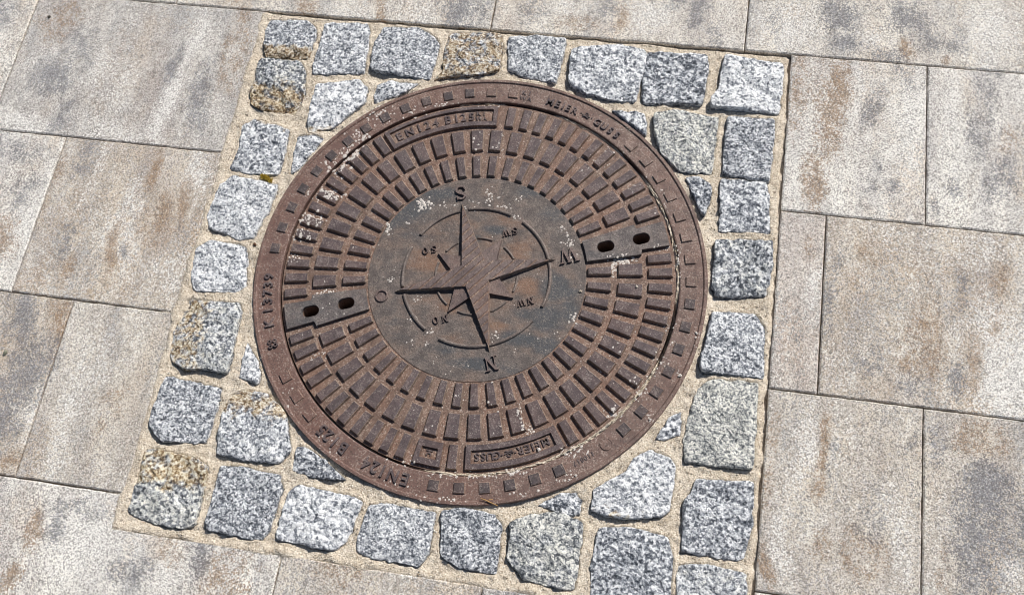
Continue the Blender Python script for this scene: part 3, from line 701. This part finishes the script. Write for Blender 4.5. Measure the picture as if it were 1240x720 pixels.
V = [(x, y, ZC-.0002) for x, y in P]+[(x, y, ZS-.0050*(1 if k % 2 == 0 else -.05)) for k, (x, y) in enumerate(P2)]+[(0, 0, ZS+.0006)]
Fs = [(i, (i+1)%n, n+(i+1)%n, n+i) for i in range(n)]+[(n+i, n+(i+1)%n, 2*n) for i in range(n)]
sm = mesh('compass_star', V, Fs); sm.materials.append(M['plate']); sm.materials.append(M['flank'])
for p_ in list(sm.polygons)[:n]: p_.material_index = 1  # star walls in the pale flank tone, a lit edge put into colour
comp.data = sm
# ribs across the star, clipped to its eight facets so that they follow the slopes
def clip(poly, a, c):
    out_ = []
    for i in range(len(poly)):
        p_, q_ = poly[i], poly[(i+1)%len(poly)]
        sp = (c[0]-a[0])*(p_[1]-a[1])-(c[1]-a[1])*(p_[0]-a[0]); sq = (c[0]-a[0])*(q_[1]-a[1])-(c[1]-a[1])*(q_[0]-a[0])
        if sp >= 0: out_.append(p_)
        if sp*sq < 0:
            t_ = sp/(sp-sq); out_.append((p_[0]+t_*(q_[0]-p_[0]), p_[1]+t_*(q_[1]-p_[1])))
    return out_
ra = RAD(51-CA); du = np.array([math.cos(ra), math.sin(ra)]); dn = np.array([-du[1], du[0]])
for k in range(-9, 10):
    off = k*.0125+.003
    bar = [tuple(du*s1*.16+dn*(off+s2*.0046)) for s1, s2 in ((-1,-1),(1,-1),(1,1),(-1,1))]
    for i in range(n):
        A_, B_, C_ = V0 = [np.array(sm.vertices[q_].co) for q_ in (n+i, n+(i+1)%n, 2*n)]
        tri = ccw([(v[0]*.985, v[1]*.985) for v in V0]); pl_ = bar
        for e in range(3): pl_ = clip(pl_, tri[e], tri[(e+1)%3]) if len(pl_) > 2 else []
        if len(pl_) < 3: continue
        nn = np.cross(B_-A_, C_-A_)
        zz = lambda x, y: A_[2]-(nn[0]*(x-A_[0])+nn[1]*(y-A_[1]))/nn[2]
        V = []; o0 = 0; m_ = len(pl_); pl_ = ccw(pl_)
        V += [(x, y, zz(x, y)-.0002) for x, y in pl_]+[(x, y, zz(x, y)+.0012) for x, y in pl_]
        F = [tuple(range(o0+m_, o0+2*m_))]+[(o0+j, o0+(j+1)%m_, o0+m_+(j+1)%m_, o0+m_+j) for j in range(m_)]
        link('rib', mesh('rib', V, F), M['star'], comp)
for a_, r_ in ((local(64.6), .0785), (local(155.8), .0800), (local(-116.3), .0812), (local(-25.6), .0785)):
    tip = np.array(pc(r_, a_)); l_ = np.array(pc(.036, a_+34)); rr_ = np.array(pc(.036, a_-34)); c0 = np.array(pc(.012, a_))
    V = [(*c0, ZC), (*rr_, ZC), (*tip, ZC), (*l_, ZC), (*c0, ZC+.0080), (*(rr_*.98), ZC+.0080), (*(tip*.99), ZC+.0052), (*(l_*.98), ZC+.0080)]
    link('compass_point', mesh('compass_point', V, [(4,5,6,7),(0,1,5,4),(1,2,6,5),(2,3,7,6),(3,0,4,7)]), M['star'], cover)
for r0, r1, a0, a1 in ((.1250,.1314,70.5,105.5),(.1250,.1314,112.5,150),(.1250,.1314,162,196.5),(.1250,.1314,202.5,237.5),(.1250,.1314,250,327.8),(.1250,.1314,340.5,378),(.1250,.1314,380,420),
        (.0688,.0736,75.5,98),(.0688,.0736,126,147),(.0688,.0736,166,187),(.0688,.0736,212,235.5),(.0688,.0736,253,275),(.0688,.0736,301,325.5),(.0688,.0736,342.5,366),(.0688,.0736,393,416.5)):
    nn_ = max(3, int((a1-a0)/2.5)); A = [local(a0), *[local(x) for x in np.linspace(a0+.4, a1-.4, nn_)], local(a1)]
    R = [r0, r0+.0012, (r0+r1)/2, r1-.0012, r1]; h_ = .0042 if r0 > .1 else .0030
    Z = [[ZC-.0001 if i in (0, len(A)-1) or j in (0, 4) else ZC+(h_ if j == 2 else h_*.8) for j in range(5)] for i in range(len(A))]
    link('compass_arc', polar_field('compass_arc', A, R, Z), M['arc'], cover)
def serif(ch, wa, r, size, h=.0040, wid=1.0, dx=0):
    me = strokes('letter', [[(x*size*wid, y*size) for x, y in q_] for q_ in SERIF[ch]], h, M['star'])
    o = link('letter', me, None, cover); p_ = np.array(pc(r, local(wa)))
    bas = RAD(local(-70.5)-90)                                   # letters stand upright towards north
    p_ = p_+dx*np.array([math.cos(bas), math.sin(bas)])
    o.location = (p_[0], p_[1], ZC-.0001); o.rotation_euler = (0, 0, bas)
serif('N', -71.3, .1610, .0255); serif('S', 109.4, .1625, .0265); serif('W', 20.3, .1630, .0270, wid=.98)
o = link('letter', revolve('letter', [(.0118, 0),(.0112,.0026),(.0098,.0030),(.0086,.0026),(.0080,.0002),(.0001,.0002)], 40), M['star'], cover); p_ = pc(.1668, local(-160.0)); o.location = (*p_, ZC-.0001)
for (c1, c2, wa, r) in (('S','O',157.2,.0968), ('S','W',62.4,.1003), ('N','W',-21.5,.0995), ('N','O',-118.5,.0988)):
    ww = .0078
    serif(c1, wa, r, .0125, .0030, 1, -ww); serif(c2, wa, r, .0125, .0030, .9, ww)

# ------------------------------------------------------------------ sand in the gap round the cover
def gap_level(a):
    lev = -.020
    for c, wd, top in ((-72, 24, -.0008), (-45, 12, .0006), (-30, 10, -.0014), (20, 22, -.0004), (98, 8, -.0032), (62, 14, -.0030)):
        lev = max(lev, top-.02*max(0, (abs(a-c)-wd*.8)/(wd*.5)))
    return lev
A = np.arange(-180, 180.01, .45); V = []; nr = 6
for a in A:
    base = gap_level(a)
    for j in range(nr):
        r = .3404+.0060*j/(nr-1)+.0006*vnoise(a*1.7, j*3.1, 81)
        crown = -.0028*(abs(j-(nr-1)/2)/((nr-1)/2))**2
        z = base+crown+.0026*float(vnoise(a*1.1, j*1.3, 82))+.0022*float(vnoise(a*.31, j*.4, 84))
        V.append((r*math.cos(RAD(a)), r*math.sin(RAD(a)), max(z, -.028)))
F = [(i*nr+j, i*nr+j+1, (i+1)*nr+j+1, (i+1)*nr+j) for i in range(len(A)-1) for j in range(nr-1)]
o = link('joint_sand', mesh('joint_sand', V, F), M['mortar'], frame); o['kind'] = 'stuff'

# pale flecks of dried mortar on the iron
def in_block(x, y):
    lx, ly = x-CX[0], y-CX[1]; r = math.hypot(lx, ly); a = math.degrees(math.atan2(ly, lx))-CA
    if r < .1885: return ZC
    if r < .3414:
        d = min(abs((a+180)%360-180), abs((a+360)%360-180))
        if d < 3.4 and (.211 < r < .247 or .274 < r < .309): return None
        if (d < 5.7 and r < .286) or (d < 3.9 and r > .288): return ZH+.0002
        for r0, r1, st, w_ in ((.1935,.233,7.5,1.7),(.245,.2855,7.5,2.1),(.296,.3355,5,1.3)):
            if r0 < r < r1 and abs((a % st)-st/2) < w_: return ZH
        return ZB
    if r < .3460: return None
    if r < .384: return ZT
    if r < .392: return .0045
    return None
FLECKS = [  # picture x, y, spread x, spread y (px), how many, size (mm)
 (513,246,7,6,34,3.4),(470,274,4,5,16,3.0),(540,247,10,5,14,2.4),(594,238,7,8,16,2.6),(629,239,6,3,8,2.4),(611,250,5,3,7,2.2),(625,262,4,2,7,2.4),(574,247,7,5,10,2.2),(690,293,7,4,14,2.6),
 (683,277,6,4,9,2.2),(495,270,4,2,5,2.2),(472,338,4,3,6,2.6),(505,362,5,3,10,2.0),(499,386,6,4,12,2.6),(522,401,4,3,8,2.6),(517,416,3,2,5,2.0),(497,414,6,3,5,2.0),(597,408,5,4,10,2.6),(691,309,6,4,18,2.6),
 (695,384,7,5,14,2.6),(755,315,12,4,44,3.0),(743,322,4,8,22,3.0),(800,300,20,3,24,2.0),(640,520,8,5,18,2.6),(628,500,3,10,14,2.2),(595,255,3,2,4,1.8),(530,440,30,10,8,1.8),(650,420,30,15,10,1.7),
 (395,235,16,8,50,3.0),(410,200,12,10,44,3.2),(425,185,12,8,40,3.2),(440,165,12,7,40,3.0),(460,140,14,7,34,2.8),(500,135,14,5,24,2.4),(540,128,16,3,24,2.2),(590,128,16,2,18,2.0),(378,265,14,6,40,3.0),(365,285,10,5,26,2.8),
 (355,310,6,8,14,2.4),(395,352,8,3,14,2.6),(430,300,4,3,5,2.2),(385,430,10,8,16,2.2),(500,560,30,5,26,2.0),(560,575,40,4,40,2.2),(620,572,20,4,30,2.4),(690,545,14,7,36,2.6),(745,500,10,8,36,2.6),(775,470,8,10,30,2.2),
 (800,440,8,10,24,2.0),(810,400,6,14,20,2.0),(845,420,5,18,22,2.0),(830,460,8,12,20,2.0),(790,510,12,8,22,2.0),(700,580,20,8,24,2.2),(640,600,30,4,16,2.0),(540,605,30,4,14,2.0),(470,590,20,6,14,1.8),(400,545,14,12,18,1.8),
 (350,480,8,20,16,1.8),(320,400,5,30,16,1.6),(720,190,30,12,24,1.8),(770,225,20,12,24,1.8),(800,250,8,14,18,1.8),(820,320,4,16,18,2.0),(760,155,10,8,10,1.6),(600,180,30,15,26,1.8),(560,500,60,25,40,1.6),(720,430,40,30,40,1.7),(390,380,20,30,30,1.7),(620,330,60,50,36,1.4),(580,180,120,40,60,1.4),(480,300,60,50,30,1.5),
]
rs = np.random.RandomState(11); V = []; F = []
for (fx, fy, sx, sy, cnt, sz) in FLECKS:
    for _ in range(int(cnt*1.35)):
        x, y = G(fx+rs.randn()*sx*.68, fy+rs.randn()*sy*.68); z = in_block(x, y)
        if z is None: continue
        m_ = rs.randint(5, 8); s = sz/1000*rs.uniform(.35, 1.3)*1.2; o0 = len(V); st = rs.uniform(.6, 1.0); th = rs.uniform(0, 6.28)
        for i in range(m_):
            a = 6.283*i/m_+rs.uniform(-.3,.3); rr_ = s*rs.uniform(.6, 1.2); ux, uy = rr_*math.cos(a), rr_*math.sin(a)*st
            V.append((x+ux*math.cos(th)-uy*math.sin(th), y+ux*math.sin(th)+uy*math.cos(th), z-.0003))
        V.append((x, y, z+s*.22)); F += [(o0+i, o0+(i+1)%m_, o0+m_) for i in range(m_)]
o = link('dried_mortar_flecks', mesh('dried_mortar_flecks', V, F), M['fleck']); tag(o, 'pale flecks of dried mortar scattered over the rusty iron cover', 'mortar flecks', kind='stuff')

# loose grit in the joints
rs = np.random.RandomState(21); V = []; F = []; cnt_ = 0
while cnt_ < 4200:
    i_, j_ = rs.randint(3, SAND_X.shape[0]-3), rs.randint(3, SAND_X.shape[1]-3)
    if SAND_R[i_, j_] < FR+.001 or SAND_Z[i_, j_] < -.009: continue
    x, y, z = SAND_X[i_, j_]+rs.uniform(-.001,.001), SAND_Y[i_, j_]+rs.uniform(-.001,.001), SAND_Z[i_, j_]; s = .0006+.0014*rs.rand()**3; o0 = len(V); cnt_ += 1
    R3 = rs.uniform(.6, 1.2, 6)*s
    V += [(x+R3[0], y, z), (x, y+R3[1], z+.0002), (x-R3[2], y, z), (x, y-R3[3], z+.0002), (x+rs.uniform(-.3,.3)*s, y, z+R3[4]), (x, y, z-R3[5])]
    F += [(o0, o0+1, o0+4), (o0+1, o0+2, o0+4), (o0+2, o0+3, o0+4), (o0+3, o0, o0+4), (o0+1, o0, o0+5), (o0+2, o0+1, o0+5), (o0+3, o0+2, o0+5), (o0, o0+3, o0+5)]
t = NT('loose_grit'); g1_, g2_, _ = t.cell(t.pos(), 350); gm = t.done(t.ramp(g1_, [(0, (.10,.075,.05)), (.3, (.34,.27,.19)), (.6, (.60,.52,.41)), (.9, (.80,.76,.68))]), .9, .2)
o = link('loose_grit', mesh('loose_grit', V, F), gm, sur); o['kind'] = 'stuff'

# ------------------------------------------------------------------ small things lying about
def pebble(px, py, z, s, c, label, flat=.6, group=None):
    bm = bmesh.new(); bmesh.ops.create_icosphere(bm, subdivisions=2, radius=1.0)
    sd_ = random.random()*50
    for v in bm.verts:
        k = 1+.28*float(vnoise(v.co.x*1.6+sd_, v.co.y*1.6+v.co.z*1.3, 91)); v.co = Vector((v.co.x*k*s, v.co.y*k*s*.8, v.co.z*k*s*flat))
    me = D.meshes.new('pebble'); bm.to_mesh(me); bm.free()
    x, y = G(px, py, z); o = link('pebble', me, mat_plain('pebble_stone', c, .35, .8, 400)); o.location = (x, y, z+s*flat*.7); o.rotation_euler = (0, 0, random.uniform(0, 6))
    tag(o, label, 'pebble', group); return o
pebble(60, 21, 0, .0035, (.06,.055,.04), 'small dark pebble lying on the grey paving slab left of the cobbles')
pebble(7, 427, 0, .0042, (.20,.20,.15), 'grey green pebble on the dark stained paving slab beside the cobbles')
pebble(567, 276, ZC, .0030, (.45,.40,.34), 'pale pebble beside the south point of the compass star')
pebble(771, 347, ZH, .0026, (.50,.45,.38), 'pale pebble on a raised block beyond the W of the compass')
pebble(703, 353, ZC, .0030, (.40,.34,.27), 'tan pebble at the edge of the plain centre disc')
pebble(309, 296, -.002, .0034, (.10,.05,.03), 'dark brown grain in the sand between cobbles and iron frame')
pebble(336, 602, -.001, .0042, (.16,.05,.035), 'dark red crumb in the sand joint between two cobbles', .4)

def tube(name, pts, rad, mat, parent=None, k=6):
    P = [Vector(p) for p in pts]; V = []; F = []
    for i, p in enumerate(P):
        t = (P[min(i+1, len(P)-1)]-P[max(i-1, 0)]).normalized(); u = t.cross(Vector((0,0,1))).normalized(); v = t.cross(u)
        r = rad[i] if hasattr(rad, '__len__') else rad
        V += [p+u*r*math.cos(6.2832*j/k)+v*r*math.sin(6.2832*j/k) for j in range(k)]
    F = [(i*k+j, i*k+(j+1)%k, (i+1)*k+(j+1)%k, (i+1)*k+j) for i in range(len(P)-1) for j in range(k)]+[tuple(range(k))[::-1], tuple(range((len(P)-1)*k, len(P)*k))]
    return link(name, mesh(name, V, F, True), mat, parent)
tw = empty('twig', (*G(593, 607, .005), 0)); tag(tw, 'thin dry orange stalk lying across the lower edge of the iron frame', 'twig')
x0, y0 = G(593, 607, .005); tm = mat_plain('dry_stalk', (.42,.25,.11), .3)
def rel(px, py, z): x, y = G(px, py, z); return (x-x0, y-y0, z)
tube('stem', [rel(582,603,.0062), rel(588,605,.0070), rel(594,608,.0066), rel(603,612,.003)], [.0009,.0011,.0010,.0006], tm, tw)
tube('side_shoot', [rel(590,606,.0068), rel(593,604,.0074), rel(597,604,.0066)], [.0007,.0006,.0004], tm, tw)
ms = empty('moss_tuft', (*G(322, 215, .003), 0)); tag(ms, 'yellow green moss tuft in the joint between two cobbles', 'moss')
mg = mat_plain('yellow_moss', (.60,.46,.09), .35, .9, 500)
V = []; F = []
for _ in range(240):
    t_ = random.uniform(-1, 1); ang = RAD(-22); x = t_*.0125*math.cos(ang)-random.gauss(0,.0022)*math.sin(ang); y = t_*.0125*math.sin(ang)+random.gauss(0,.0022)
    z = -.001; h = random.uniform(.006,.010)*(1-.4*abs(t_)); a = random.uniform(0, 6.28); wd = .0012; lx, ly = random.gauss(0,.002), random.gauss(0,.002); o0 = len(V)
    V += [(x-wd*math.cos(a), y-wd*math.sin(a), z), (x+wd*math.cos(a), y+wd*math.sin(a), z), (x+lx, y+ly, z+h)]; F.append((o0, o0+1, o0+2))
link('fronds', mesh('fronds', V, F), mg, ms)
